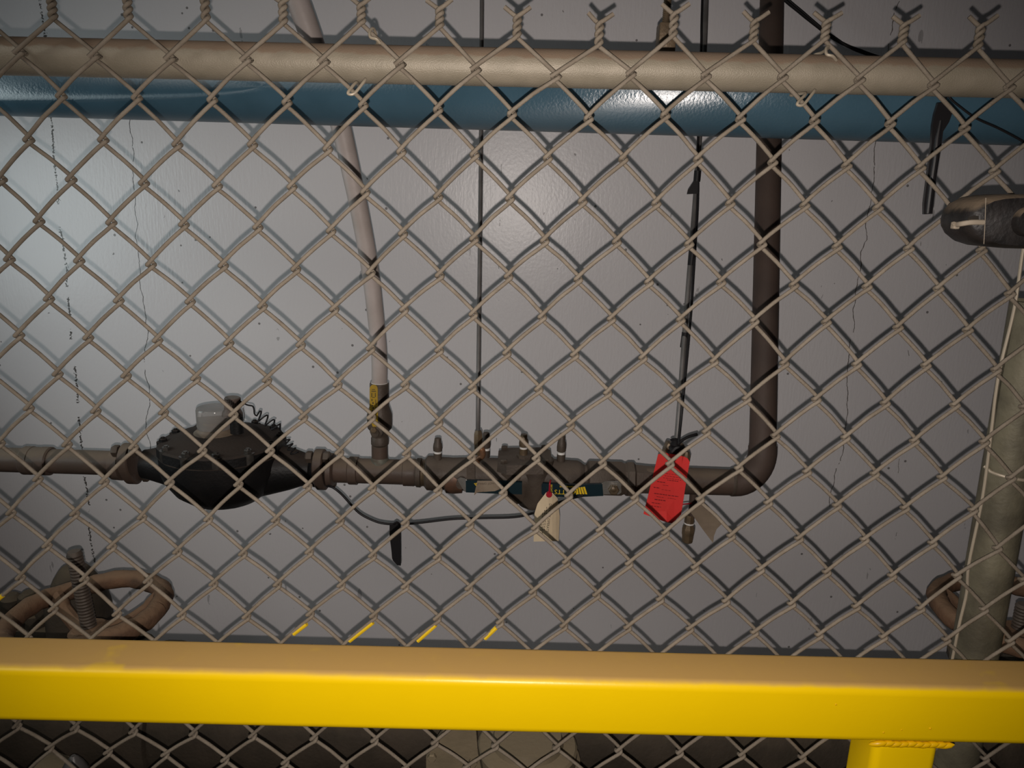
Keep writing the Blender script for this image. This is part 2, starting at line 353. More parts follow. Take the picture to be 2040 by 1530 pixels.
# ------------------------------------------------------------------ the chain-link fence
DF = 0.732
ROWS = {
-1:[(105.7,32.6),(256,34),(410,36),(564.5,41),(720,41),(876,48),(1030,67),(1193,84),(1341,65),(1501,75),(1643.7,72),(1798,79),(1949,87)],
0:[(40,106),(189,113),(340,118),(491,120),(645,123.5),(797,128.7),(948,139),(1107.5,152.7),(1257.5,147.6),(1407,151),(1559.6,152.7),(1713,157.9),(1860,168)],
1:[(122.5,194),(273,197),(423,201),(572,206),(724,211),(873,219.6),(1020,228),(1172.7,236.8),(1325.5,230),(1475.5,236.8),(1623,240),(1774,245.4),(1922,254)],
2:[(57.6,281),(206,281),(353.5,290),(503,290),(653,298.5),(799.7,303.7),(945.6,309),(1091.4,315.7),(1242,317.4),(1391,317.4),(1539.7,322.6),(1687,329.4),(1834,333),(1982,340)],
3:[(2.7,360),(142,360),(287,367),(433,372),(581.7,374),(727.7,384),(873,393),(1016,396.4),(1160.7,401.5),(1307.6,405),(1455,405),(1603.6,408.4),(1749.4,413.5),(1894,417)],
4:[(78,443),(222,446),(366.5,449.5),(513.7,454.7),(659.6,461.6),(802.8,466.7),(944.5,477),(1085,480.5),(1228.7,482),(1373,485.6),(1518,485.6),(1668,490.7),(1811,494),(1956,497.6)],
5:[(19,519),(158,522),(301,529),(445,531),(589.6,537.7),(738.6,544.6),(876,549.8),(1013,551.5),(1152,556.6),(1293,561.8),(1436.8,561.8),(1582,567),(1727.8,570),(1870,573.8),(2012.6,584)],
6:[(97.8,597.8),(236.8,601),(379,603),(523,611.5),(665.7,618),(804.9,618.4),(942.8,627),(1080,632),(1218,635.6),(1356,637),(1503,639),(1646.4,640.7),(1789.5,651),(1928.5,656)],
7:[(38,670),(176,675),(314,680),(456,685),(599,688.7),(738.6,695.6),(874.9,699),(1009.7,704),(1144.6,707.6),(1280.8,712.8),(1422.4,719.6),(1563,723),(1707,724.8),(1845,726.5),(1985,735)],
8:[(115,747),(251.5,750.5),(390,755.7),(532,759),(672.6,767.7),(807,767.7),(941,772.8),(1073,776),(1210.5,783),(1346,784.8),(1487.6,793.4),(1626.5,795),(1763.8,802),(1902.8,805.4)],
9:[(57.6,815.7),(191,821),(326,824),(465,827.7),(604,833),(739.7,832.9),(873.5,843),(1006,843),(1136.7,846.6),(1270.5,855),(1407,860),(1545,867),(1685,870.6),(1822,877.5),(1961,879)],
10:[(133.8,887.8),(266,893),(403,899.8),(538,899.8),(676,903),(810,905),(939.4,911.8),(1068,913.5),(1200,922),(1334.7,923.8),(1472,932),(1607.7,939),(1743,942.7),(1877,949.5)],
11:[(75.5,956.4),(207.6,961.5),(338,963),(475,966.7),(612.5,970),(1395,994),(1530.5,1001),(1667.7,1006),(1803,1011),(1938.8,1014.8)],
12:[(22,1024),(149,1025.6),(283,1032.5),(415,1036),(549,1037.6),(807,1042.7),(936,1046),(1066,1053),(1195,1056.5),(1325.5,1061.6),(1456.7,1066.8),(1592,1072),(1722.6,1073.6),(1858,1080.5),(1987,1090.8)],
13:[(94,1089),(223,1091),(353.5,1101),(484,1104.5),(616,1101),(742,1108),(870.8,1111),(997.7,1111),(1128,1120),(1253,1123),(1384.6,1130),(1515,1133.7),(1647,1138.8),(1777.5,1145.7),(1906,1145.7)],
14:[(41,1152.6),(168,1156),(295,1159.4),(425.5,1164.6),(552.5,1166),(807,1169.7),(934,1173),(1061,1180),(1188,1185),(1315,1193.7),(1446,1197),(1577,1202),(1705.5,1207.5),(1834,1211)],
15:[(106,1216),(233,1224.6),(362,1226),(491,1229.8),(617.7,1224.6),(743.8,1228),(870.8,1233),(996,1240),(1123,1247),(1250,1250),(1374,1252),(1503,1259),(1631.7,1264),(1760,1267.5)],
19:[(34,1448),(149,1452),(265.6,1459),(385,1463),(503,1467),(625,1472),(746,1476),(866,1480),(986,1486),(1108,1490),(1232,1495),(1354,1499),(1477,1503),(1598,1508)],
20:[(98.8,1491),(215,1500),(329,1504),(448,1515),(568,1520),(686,1527),(807,1532),(928.7,1530)],
}
GW, GH, GX, GZ = 0.0944823541 * DF, 0.102253581 * DF, -0.0107885332 * DF, 0.155284932 * DF + CAMZ
def ideal(m, j): return Vector((GX + m * GW / 2 + 0.00017578 * DF * j, DF, GZ - j * GH / 2))
JMAX, MLO, MHI = 23, -20, 20
OFF = {}
for j, row in ROWS.items():
    for (x, y) in row:
        p = P(x, y, DF)
        mm = min((q for q in range(MLO, MHI + 1) if (q + j) % 2), key=lambda q: (ideal(q, j) - p).length)
        OFF[(mm, j)] = p - ideal(mm, j)
NODE = {}
for j in range(-1, JMAX + 1):
    for q in range(MLO, MHI + 1):
        if (q + j) % 2 == 0: continue
        if (q, j) in OFF: d = OFF[(q, j)]
        else:
            ws = 0; d = Vector((0, 0, 0))
            for (a, b), o in OFF.items():
                wgt = 1.0 / (((a - q) ** 2 + (b - j) ** 2) ** 1.5)
                d += o * wgt; ws += wgt
            d = d / ws
        NODE[(q, j)] = ideal(q, j) + d

fence = thing('chain_link_fence', (0, DF, 0), 'dusty grey chain-link fence with a tubular top rail and a post at the right', 'fence')
WR = 0.00205; ED, EX, EZ = 0.0025, 0.0029, 0.0011
def wire(k):
    rng = random.Random(k * 13 + 5)
    pts = []
    for j in range(JMAX, -2, -1):                       # from the ground up
        right = (k + j) % 2 == 0                        # node on the right (m = k+1) or left (m = k)
        q = k + 1 if right else k
        n = NODE[(q, j)]
        if j == -1:
            # the two ends of a pair are twisted together and splayed
            th0 = (-0.75 * PI) if right else (0.25 * PI)
            H = 0.0185 + 0.002 * math.sin(q * 3.7); T = 3.35 * PI
            for i in range(23):
                t = i / 22
                th = th0 + T * t
                rr = 0.0024
                pts.append(n + Vector((rr * math.cos(th), rr * math.sin(th), -0.004 + H * t)))
            e = pts[-1]
            dirx = 1 if math.sin(th) < 0.2 and right else (-1 if right else 1)
            dx = (1 if not right else -1)
            fz = 0.0062 + 0.002 * rng.random()
            pts.append(e + Vector((dx * 0.003, -0.0005, 0.0016)))
            pts.append(e + Vector((dx * (0.0098 + 0.002 * rng.random()), 0.0, fz)))
            continue
        s = 1 if right else -1
        # previous (lower) and next (upper) nodes
        if right:
            seq = [n + Vector((EX * .55, -ED, -EZ * 1.6)), n + Vector((EX * .95, -ED * .7, -EZ * .6)), n + Vector((EX * .95, ED * .7, EZ * .6)), n + Vector((EX * .55, ED, EZ * 1.6))]
        else:
            seq = [n + Vector((-EX * .55, ED, -EZ * 1.6)), n + Vector((-EX * .95, ED * .7, -EZ * .6)), n + Vector((-EX * .95, -ED * .7, EZ * .6)), n + Vector((-EX * .55, -ED, EZ * 1.6))]
        if pts:
            a = pts[-1]; b = seq[0]
            yy = -ED if right else ED
            for t in (0.2, 0.5, 0.8):
                c = a.lerp(b, t); c.y = DF + yy * (1.0 if t == .5 else .98)
                # the strands bow a little, as drawn wire does
                c += Vector((0, 0, 0.0013 * math.sin(PI * t))) + Vector((rng.uniform(-1, 1), 0, rng.uniform(-1, 1))) * 0.00025
                pts.append(c)
        pts += seq
    return smoothpath(pts, 3)
first = None
for k in range(MLO, MHI):
    q = NODE.get((k, 7)) or NODE.get((k + 1, 7))
    if abs(q.x) > 0.80: continue
    MB().tube(wire(k), WR, 7).build('fence_wire', 'wire', fence, smooth=60)
# yellow over-spray on some strands next to the guard rail
def onwire(p0, p1, r=0.0024):
    return MB().tube([P(*p0, DF - ED - .0001), P(*p1, DF - ED - .0001)], r, 8)
for a, b in (((611, 1243), (585, 1263)), ((743, 1240), (696, 1277)), ((868, 1245), (832, 1277)), ((989, 1250), (966, 1272)), ((6, 1186), (-4, 1194))):
    onwire(a, b).build('paint_mark', 'wire_yellow', fence)
# top rail, post
RD = DF + 0.026
ra, rb = P(0, 111.5, RD), P(2040, 157.5, RD); dr = (rb - ra).normalized()
MB().tube([ra - dr * 0.4, ra.lerp(rb, .25), ra.lerp(rb, .5), ra.lerp(rb, .75), rb + dr * 0.4], 0.0171, 28).build('top_rail', 'rail', fence)
PD = DF + 0.034
pa, pb = P(2066, 600, PD), P(1942, 1297, PD); dp = (pb - pa).normalized()
pl = pa - dp * ((pa.z - (ra.z - .03)) / -dp.z)
pf = pa + dp * ((pa.z - 0.001) / -dp.z)
MB().tube([pl, pa, pb, pf], 0.0238, 28).build('fence_post', 'post', fence)
tp = [P(x, y, DF + ED + 0.0055) for x, y in ((2052, 430), (2037, 505), (2021, 613), (1994, 726), (1983, 790), (1977, 843), (1965, 940), (1954, 1010), (1930, 1125), (1926, 1180), (1912, 1240), (1902, 1290), (1890, 1350))]
MB().tube(smoothpath(tp, 5), 0.0016, 8).build('tension_wire', 'tiew', fence)
def railtie(px, py0, qx, qy0):
    ax = ra.lerp(rb, px / 2040); r = 0.0171 + 0.0018
    pts = [P(px + 10, py0 + 16, DF - 0.004), P(px + 3, py0 + 8, DF - 0.0068), P(px - 9, py0 + 4, DF - 0.0058), P(px - 10, py0 - 8, DF - 0.002), P(px - 2, py0 - 12, DF + 0.005)]
    top = pts[-1]
    for a in (100, 70, 40, 10, -20, -50, -80):
        t = (100 - a) / 180
        cx = top.x + (P(qx, qy0, DF).x - top.x) * t
        c = ra.lerp(rb, (cx - ra.x) / (rb.x - ra.x))
        pts.append(Vector((cx, c.y + r * math.cos(math.radians(a)), c.z + r * math.sin(math.radians(a)))))
    pts += [P(qx + 8, qy0 - 14, DF + 0.004), P(qx - 6, qy0 + 2, DF - 0.0062), P(qx - 8, qy0 + 9, DF - 0.0072), P(qx + 4, qy0 + 8, DF - 0.0066), P(qx + 22, qy0 - 14, DF - 0.001), P(qx + 26, qy0 - 20, DF + 0.002)]
    MB().tube(smoothpath(pts, 4), 0.0014, 8).build('tie_wire', 'tiew', fence)
railtie(747, 70, 702, 178)
railtie(1656, 104, 1597, 200)
pts = []
for i in range(15):
    a = math.radians(205 + i * 10)
    c = pa + dp * ((P(1985, 938, PD) - pa).dot(dp))
    pts.append(c + Vector((math.cos(a) * 0.0262, math.sin(a) * 0.0262 + .001, (i - 5) * -0.0004)))
MB().tube([pts[0] + Vector((-.004, .006, .004))] + pts, 0.0018, 8).build('tie_wire', 'tiew', fence)

# ------------------------------------------------------------------ the yellow guard rail
guard = thing('guard_rail', P(1020, 1464, 0.69), 'yellow square-tube guard rail in front of the fence, tan dust on top', 'guard rail')
BD, BF = 0.7235, 0.6640
za, zb = P(0, 1262, BD), P(2040, 1310, BD); db = (zb - za).normalized()
hh = 0.0655
mid = za.lerp(zb, .5); bc = Vector((mid.x, (BD + BF) / 2, mid.z - hh / 2))
rot = Matrix((db, Vector((0, 1, 0)), db.cross(Vector((0, 1, 0))))).transposed()
MB().box(bc, 2.3, BD - BF, hh, rot, 0.0095, 6).build('rail_tube', 'guard', guard)
# upright under the rail
ul, ur = P(1745, 1500, BF + 0.003), P(1870, 1500, BF + 0.003)
ulx = ul.x - 0.002; urx = ur.x + 0.0005
ztop = bc.z - hh / 2 + (ulx - bc.x) * (db.z / db.x) + 0.001
MB().box(((ulx + urx) / 2, BF + 0.003 + 0.0275, ztop / 2), urx - ulx, 0.055, ztop, None, 0.0085, 5).build('upright', 'guard', guard)
wb = MB(); n = 10
for i in range(n):
    t = i / (n - 1); x = ulx + 0.004 + (urx + 0.006 - ulx - 0.004) * t
    zz = bc.z - hh / 2 + (x - bc.x) * (db.z / db.x)
    wb.lathe((x, BF + 0.0045, zz - 0.0026 + 0.0004 * math.sin(i * 1.9)), (0.9, -0.2, 0.3), [(0.0008, -.0095), (0.0024, -.0070), (0.0034, -.001), (0.0030, .0045), (0.0006, .0085)], 12)
wb.build('weld_bead', 'yellow', guard)
# paint blisters on the face
for x, y, r in ((1665, 1403, .0012), (1853, 1451, .0013), (1796, 1454, .0009), (1760, 1459, .0011)):
    MB().sphere(P(x, y, BF + 0.0003), r, 8).build('paint_blister', 'yellow', guard)

# ------------------------------------------------------------------ blue pipe
b0, b1 = P(0, 166, 1.175), P(2040, 208, 0.928); dB = (b1 - b0).normalized()
bp_ = MB().tube([b0 - dB * 1.1, b0, b0.lerp(b1, .5), b1, b1 + dB * 1.1], 0.0455, 48).build('blue_pipe', 'blue', origin=b0.lerp(b1, .5))
tag(bp_, 'blue painted pipe running across behind the top rail of the fence', 'pipe')
def Bpt(x): return b0.lerp(b1, x / 2040)

# threaded hanger over the blue pipe
hb = Bpt(1340)
hz = hb.z + 0.0455
hang = thing('pipe_hanger', (hb.x, hb.y, hz), 'brass-coloured threaded rod and square block rising above the blue pipe', 'pipe hanger')
HD = hb.y
q0, q1 = P(1325, 97, HD), P(1325, 48, HD)
MB().box((q0.x, HD, (q1.z + hz) / 2 - .001), 34 * SC(1325, 70, HD), 0.026, q1.z - hz + .002, None, 0.002).build('block', 'brass', hang)
rod = MB(); nn = 130; prof = []
for i in range(nn): prof.append((0.0050 if i % 2 else 0.0043, i * 0.0011))
rod.lathe(P(1326, 50, HD), (0.012, 0, 1), prof, 18).build('threaded_rod', 'brass', hang)

# ------------------------------------------------------------------ pipe run
DP = 1.23
def C(x): return P(x, 918.6 + 0.0312 * (x - 100), DP)
EXv = (C(1400) - C(100)).normalized()
SP = SC(750, 940, DP)
def axial(mb, prof, n=30, off=Vector((0, 0, 0))):
    o = C(prof[0][0]) + off
    mb.lathe(o, EXv, [(r * SP, (C(x) - C(prof[0][0])).dot(EXv)) for x, r in prof], n, xr=(0, 0, 1)); return mb

# left pipe with coupling
lp = thing('iron_pipe', C(-20), 'brown iron pipe with a coupling, entering the black meter from the left', 'pipe')
axial(MB(), [(-500, 25), (236, 24.3)]).build('pipe', 'brown', lp)
axial(MB(), [(48, 26), (51, 28.5), (66, 28.5), (67, 27.6), (84, 27.6), (85, 28.5), (101, 28.5), (104, 26)]).build('coupling', 'brown', lp)

# ---- water meter
mo = C(447)
meter = thing('water_meter', mo, 'black water meter with bolted round cover and clear register cap, on the pipe', 'water meter')
k = 103 / 120 * 0.001   # metres per pixel here
body = MB()
body.lathe(mo, (0, 0, 1), [(0.0, -.064), (.03, -.0635), (.058, -.056), (.082, -.037), (.097, -.014), (.103, .004), (.103, .03), (.0985, .032)], 44)
axial(body, [(288, 29), (300, 31), (330, 39), (365, 53), (400, 64), (447, 68), (500, 63), (540, 53), (580, 42), (606, 33), (620, 29)], 36)
body.build('body', 'meter', meter)
MB().lathe(P(465, 1001, DP - .012), (0, 0, 1), [(.0062, -.009), (.0068, -.008), (.0068, .02)], 6).build('drain_plug', 'meter', meter)
cov = MB(); cov.lathe(mo, (0, 0, 1), [(.101, .031), (.1045, .032), (.1045, .047), (.1015, .050), (.088, .052), (.075, .059), (.05, .066), (.0, .067)], 16, ph=0.1)
cov.build('cover', 'meter', meter)
for i in range(12):
    a = 2 * PI * (i + .5) / 12
    bm_ = MB(); c = mo + Vector((math.cos(a) * .0945, math.sin(a) * .0945, .050))
    bm_.lathe(c, (0, 0, 1), [(.0105, -.018), (.0105, .0005)], 14)
    hexhead(bm_, c, (0, 0, 1), .0068, .0065, a)
    bm_.lathe(c, (0, 0, 1), [(.0033, .006), (.0033, .0085)], 10)
    bm_.build('bolt', 'dsteel' if i in (7, 8, 9, 10) else 'meter', meter)
def flange(x, parent, rust, tw):
    f = MB(); c = C(x); t = 20 * SP
    u = Vector((0, 0, 1)); u = (u - EXv * u.dot(EXv)).normalized(); v = EXv.cross(u)
    ct, st = math.cos(tw), math.sin(tw); ua = u * ct + v * st; va = v * ct - u * st
    prev = None; n = 40
    for h, g in ((-t / 2, .93), (-t / 2 + .002, 1), (t / 2 - .002, 1), (t / 2, .93)):
        i0 = len(f.v)
        for q in range(n):
            a = 2 * PI * q / n
            rr = (33 + 15 * abs(math.cos(a)) ** 2.2) * SP * g
            f.v.append(c + EXv * h + ua * (rr * math.cos(a)) + va * (rr * math.sin(a)))
        if prev is None: f.f.append(tuple(range(i0 + n - 1, i0 - 1, -1)))
        else: f.bridge(prev, i0, n)
        prev = i0
    f.f.append(tuple(range(prev, prev + n)))
    fo = f.build('flange', rust, parent)
    for sgn in (1, -1):
        b = MB(); bc_ = c + ua * (sgn * 39 * SP)
        hexhead(b, bc_ - EXv * (t / 2 + .001), -EXv, .0105, .011); hexhead(b, bc_ + EXv * (t / 2 + .001), EXv, .0105, .011)
        b.build('flange_bolt', 'bronze', parent)
flange(262, meter, 'brown', 0.55); flange(640, meter, 'brown', 0.55)
axial(MB(), [(227, 26), (229, 33), (247, 34), (250, 27)]).build('collar', 'brown', meter)
axial(MB(), [(654, 28), (655, 34), (664, 33), (668, 27)]).build('collar', 'brown', meter)
# register
rg = mo + Vector((-.006, -.012, .066))
reg = MB().lathe(rg, (0, 0, 1), [(.0355, -.006), (.0355, .001), (.031, .004), (.0285, .008), (.0285, .022), (.026, .023), (.0, .0235)], 32).build('register', 'beige', meter)
sub(MB().lathe(rg, (0, 0, 1), [(.0292, .009), (.0296, .012), (.0296, .041), (.0285, .0435), (.0, .044)], 32), 'register_cap', 'clear', reg, meter)
kc = P(463, 812, DP - .03)
kn = MB(); prof = []
kn.lathe(kc, (0.05, 0, 1), [(.017, -.014), (.016, -.008), (.0125, -.002), (.0122, .016), (.0115, .0178), (.0, .018)], 26)
for i in range(26):
    a = 2 * PI * i / 26; d = Vector((math.cos(a), math.sin(a), 0)) * .0122
    kn.tube([kc + d + Vector((0, 0, -.001)), kc + d + Vector((.001, 0, .0165))], .0009, 5)
kn.build('signal_cap', 'cap', meter)
kst = P(476, 838, DP - .03)
MB().lathe(kc + Vector((.004, .004, -.045)), (0, 0, 1), [(.011, 0), (.011, .034)], 18).build('cap_neck', 'meter', meter)
cw = [P(x, y, DP - .03) for x, y in ((476, 797), (484, 803), (494, 807), (503, 809), (506, 815), (507, 824), (511, 829))]
def coil(a, b, turns, r, D):
    pa_, pb_ = P(*a, D), P(*b, D); out = []; ax = (pb_ - pa_).normalized(); u = Vector((0, 1, 0)); v = ax.cross(u)
    for i in range(turns * 9 + 1):
        t = i / (turns * 9); an = 2 * PI * turns * t
        out.append(pa_.lerp(pb_, t) + u * (r * math.sin(an)) + v * (r * math.cos(an)))
    return out
path = smoothpath(cw, 4) + coil((513, 826), (553, 852), 3, .0082, DP - .03)
path += smoothpath([P(558, 856, DP - .02), P(563, 866, DP - .025), P(566, 877, DP - .02)], 4)
path += coil((571, 879), (588, 904), 3, .0062, DP - .02)
MB().tube(path, 0.00135, 7).build('signal_wire', 'rubber', meter)
MB().tube([P(484, 812, DP - .03), P(487, 826, DP - .03), P(486, 838, DP - .03)], .0006, 5).build('seal_wire', 'bronze', meter)

# ---- tee with branch
tee = thing('pipe_tee', C(757), 'brown pipe tee beside the meter, its branch rising to the yellow-handled valve', 'pipe tee')
axial(MB(), [(668, 25), (836, 25)]).build('run', 'brown', tee)
axial(MB(), [(695, 26), (697, 28), (713, 28), (714, 26)]).build('collar', 'brown', tee)
axial(MB(), [(804, 25.5), (805, 27.5), (826, 27.5), (829, 26)]).build('collar', 'brown', tee)
axial(MB(), [(829, 27), (831, 29), (839, 29.5), (840, 27)]).build('ring', 'bronze', tee)
axial(MB(), [(839, 26), (841, 27.5), (844, 26.5), (847, 28), (850, 26)]).build('thread', 'brass', tee)
bx0 = C(757)
MB().lathe(bx0, (0, 0, 1), [(16 * SP, 0), (16 * SP, (938 - 884) * SP)], 24).build('branch', 'brown', tee)
MB().lathe(bx0 + Vector((0, 0, 22 * SP)), (0, 0, 1), [(17.8 * SP, -.004), (17.3 * SP, .004), (16.2 * SP, .007)], 24).build('solder_ring', 'solder', tee)

# ---- ball valve on the branch
def vpt(y, x=757, D=DP): return P(x, y, D)
vb = vpt(886)
valve = thing('ball_valve', vb, 'bronze ball valve with a yellow lever handle, standing on the tee', 'valve')
zz = lambda y: (vpt(y).z - vb.z)
MB().lathe(vb, (0, 0, 1), [(15.5 * SP, zz(886)), (17.5 * SP, zz(884)), (17.5 * SP, zz(872)), (16.2 * SP, zz(870)), (16.2 * SP, zz(866)), (17.5 * SP, zz(864)), (18.5 * SP, zz(858)), (23.5 * SP, zz(852)), (24.5 * SP, zz(846)), (24.5 * SP, zz(826)), (22 * SP, zz(818)), (18.6 * SP, zz(808)), (18.4 * SP, zz(764)), (17 * SP, zz(762.5))], 30).build('body', 'bronze', valve)
MB().lathe(vpt(853) + Vector((0, -.012, 0)), (-.2, -1, 0), [(13 * SP, 0), (13 * SP, .012), (8 * SP, .013), (8 * SP, .017)], 8).build('stem_boss', 'bronze', valve)
hd = DP - .031
hp = []
for a in range(0, 181, 20): hp.append(P(744.3 + 8.0 * math.cos(math.radians(a)), 775 - 8.6 * math.sin(math.radians(a)), hd))
hp += [P(736.3, 812, hd), P(737.5, 832, hd), P(742, 850, hd + .004), P(752, 850, hd + .004), P(752.8, 832, hd), P(752.6, 812, hd)]
lv = MB().prism(hp, [p + Vector((0, .0022, 0)) for p in hp]).build('lever', 'yhandle', valve)
hexb = MB(); hexhead(hexb, P(745, 856, hd + .003), (0, -1, 0), .0055, .005); hexb.build('lever_nut', 'brass', valve)
mk = MB()
def dash(mb, cx, cy, wpx, hpx, D, th=.0003):
    q = [P(cx - wpx / 2, cy - hpx / 2, D), P(cx + wpx / 2, cy - hpx / 2, D), P(cx + wpx / 2, cy + hpx / 2, D), P(cx - wpx / 2, cy + hpx / 2, D)]
    mb.prism(q, [p + Vector((0, th, 0)) for p in q])
for cx, cy, a, b in ((744, 776, 6, 1.2), (744.5, 779.5, 9, 1.3), (740.5, 787, 1.2, 8), (747.8, 787, 1.2, 8), (744, 791.5, 5, 1), (741, 797, 1.6, 4), (743, 803, 2.6, 3), (742, 808, 3, 2), (743.5, 813, 3.4, 3), (742.5, 818, 3.4, 3), (748.5, 801, .9, 10), (748.5, 814, .9, 9), (743.6, 824, 4, 3)):
    dash(mk, cx, cy, a, b, hd - .0002)
sub(mk, 'print', 'black', lv, valve)

# ---- grey hose from the valve up and away behind the blue pipe
hpts = [(756, 764, 1.23, 15.4), (755, 700, 1.225, 15.8), (745, 600, 1.22, 16.6), (736, 530, 1.215, 17.3), (718, 430, 1.205, 18), (700, 345, 1.195, 18.6), (677, 245, 1.19, 19.8), (648, 155, 1.19, 20.8), (622, 80, 1.19, 22), (604, 30, 1.185, 22.8), (575, -50, 1.18, 23.5), (555, -120, 1.18, 24)]
hc = smoothpath([P(x, y, d) for x, y, d, r in hpts], 6)
hr = [p.x for p in smoothpath([Vector((r * SC(x, y, d), 0, 0)) for x, y, d, r in hpts], 6)]
hose = thing('hose', hc[0], 'grey flexible hose curving up from the yellow-handled valve', 'hose')
MB().tube(hc, hr, 28).build('hose_wall', 'hose', hose)
MB().lathe(vpt(766.5, 756), (0, 0, 1), [(16.6 * SP, 0), (16.9 * SP, .002), (16.2 * SP, .004)], 28).build('end_ring', 'white', hose)

# ---- backflow preventer
bf = thing('backflow_preventer', C(1045), 'bronze backflow preventer with test cocks and two dark teal lever handles', 'backflow preventer')
SB = SC(1045, 945, DP)
bo = MB()
axial(bo, [(848, 30), (852, 34.5), (868, 35), (872, 33), (902, 32), (930, 33.5), (990, 34), (1010, 36), (1100, 36), (1150, 34), (1156, 31), (1163, 26), (1170, 26)], 32)
bo.lathe(C(1067) + Vector((0, -.004, 0)), (0, 0, 1), [(0, -.0555), (.018, -.0545), (.028, -.049), (.0305, -.043), (.0305, .03), (.03, .034)], 26)
bo.lathe(C(1025), (0.35, 0, -1), [(.033, -.02), (.033, .02), (.024, .043), (.012, .047)], 24)
bo.build('body', 'bronze', bf)
b2 = MB(); axial(b2, [(1168, 30), (1172, 36), (1236, 36), (1241, 33), (1246, 33), (1249, 36), (1260, 36), (1264, 31), (1300, 28)], 8)
b2.build('shutoff_body', 'bronze', bf)
# cover plate with bolts
pc = C(1044) + Vector((0, -.006, 35 * SB)); 
prot = Matrix.Rotation(-0.05, 3, 'Y') @ Matrix.Rotation(0.0, 3, 'X')
cvp = MB(); hw, hd2 = 54 * SB, .047; ch = .016
pl_ = [(-hw, -hd2 + ch), (-hw + ch, -hd2), (hw - ch, -hd2), (hw, -hd2 + ch), (hw, hd2 - ch), (hw - ch, hd2), (-hw + ch, hd2), (-hw, hd2 - ch)]
cvp.prism([pc + prot @ Vector((x, y, -.008)) for x, y in pl_], [pc + prot @ Vector((x * .97, y * .97, .008)) for x, y in pl_])
cvp.build('cover', 'bronze', bf)
for sx_, sy_ in ((-1, -1), (1, -1), (-1, 1), (1, 1)):
    b = MB(); hexhead(b, pc + prot @ Vector((sx_ * (hw - .012), sy_ * (hd2 - .012), .008)), prot @ Vector((0, 0, 1)), .0062, .0065); b.build('cover_bolt', 'bronze', bf)
b = MB(); b.lathe(pc + prot @ Vector((0, -.006, .008)), (0, 0, 1), [(.014, 0), (.014, .004), (.010, .005)], 8); b.build('boss', 'bronze', bf)
def testcock(x, ytop, ybase, D, cap):
    t = MB(); o = P(x, ybase, D); H = P(x, ytop, D).z - o.z
    t.lathe(o, (0, 0, 1), [(.0072, -.012), (.0072, 0.0), (.0052, .0005), (.0052, H * .13), (.0078, H * .18), (.0082, H * .4), (.0072, H * .66), (.006, H * .72), (.0058, H * .95), (.0052, H)], 12)
    tc_ = t.build('test_cock', 'brass' if cap else 'bronze', bf)
    sub(MB().lathe(o, (0, 0, 1), [(.0056, -.0005), (.0066, .0005), (.0066, H * .12), (.0055, H * .13)], 16), 'seal_tape', 'white', tc_, bf)
testcock(872, 873, 903, DP - .004, 0); testcock(968, 862, 897, DP - .004, 0); testcock(1043, 865, 894, DP - .012, 1); testcock(1118, 868, 905, DP - .004, 0)
# right handle
HDl = DP - 0.052
def plate(pts, D, th): 
    f = [P(x, y, D) for x, y in pts]; return f, [p + Vector((0, th, 0)) for p in f]
h1 = MB().prism(*plate([(1196, 966), (1204, 960), (1232, 959.5), (1237, 963), (1238, 981), (1233, 985), (1204, 985), (1196, 988)], HDl, .003)).build('handle', 'steel', bf)
sub(MB().prism(*plate([(1079, 968), (1082, 963), (1100, 964), (1150, 966), (1200, 964.5), (1202, 988), (1160, 990), (1110, 990), (1083, 988), (1079, 984)], HDl - .0015, .006)), 'handle_sleeve', 'teal', h1, bf)
hx = MB(); hexhead(hx, P(1222, 974, HDl - .0002), (0, -1, 0), .0092, .008); hx.lathe(P(1222, 974, HDl - .008), (0, -1, 0), [(.0045, 0), (.0045, .004), (.003, .005)], 14)
sub(hx, 'handle_nut', 'brass', h1, bf)
MB().lathe(P(1222, 974, HDl + .003), (0, 1, 0), [(.009, 0), (.009, .03)], 16).build('handle_stem', 'bronze', bf)
tf = HDl - .0018
up_ = -(P(1120, 970, tf) - P(1120, 980, tf)); rt_ = P(1110, 978, tf) - P(1150, 979, tf)
LOC[h1.name] = Vector(bf.location)
lettering('WATTS', P(1127, 980, tf), rt_, up_, 9.6 * SB, 'yprint', h1, root=bf)
lettering('REGULATOR', P(1129, 969.3, tf), rt_, up_, 3.6 * SB, 'yprint', h1, root=bf)
lettering('BRONZE', P(1099, 974.5, tf), P(1099, 985, tf) - P(1099, 965, tf), P(1090, 975, tf) - P(1110, 975, tf), 3.6 * SB, 'yprint', h1, root=bf)
lg = MB()
for i in range(4):
    x0 = 1146 + i * 5.2
    f = [P(x0 + 1.2 - i * .5, 972 - i * .6, tf), P(x0 + 4.6 - i * .3, 971.5 - i * .6, tf), P(x0 + 7.2 + i * .4, 984.6, tf), P(x0 + 3.2 + i * .4, 984.6, tf)]
    lg.prism(f, [p + Vector((0, .0003, 0)) for p in f])
sub(lg, 'emblem', 'yprint', h1, bf)
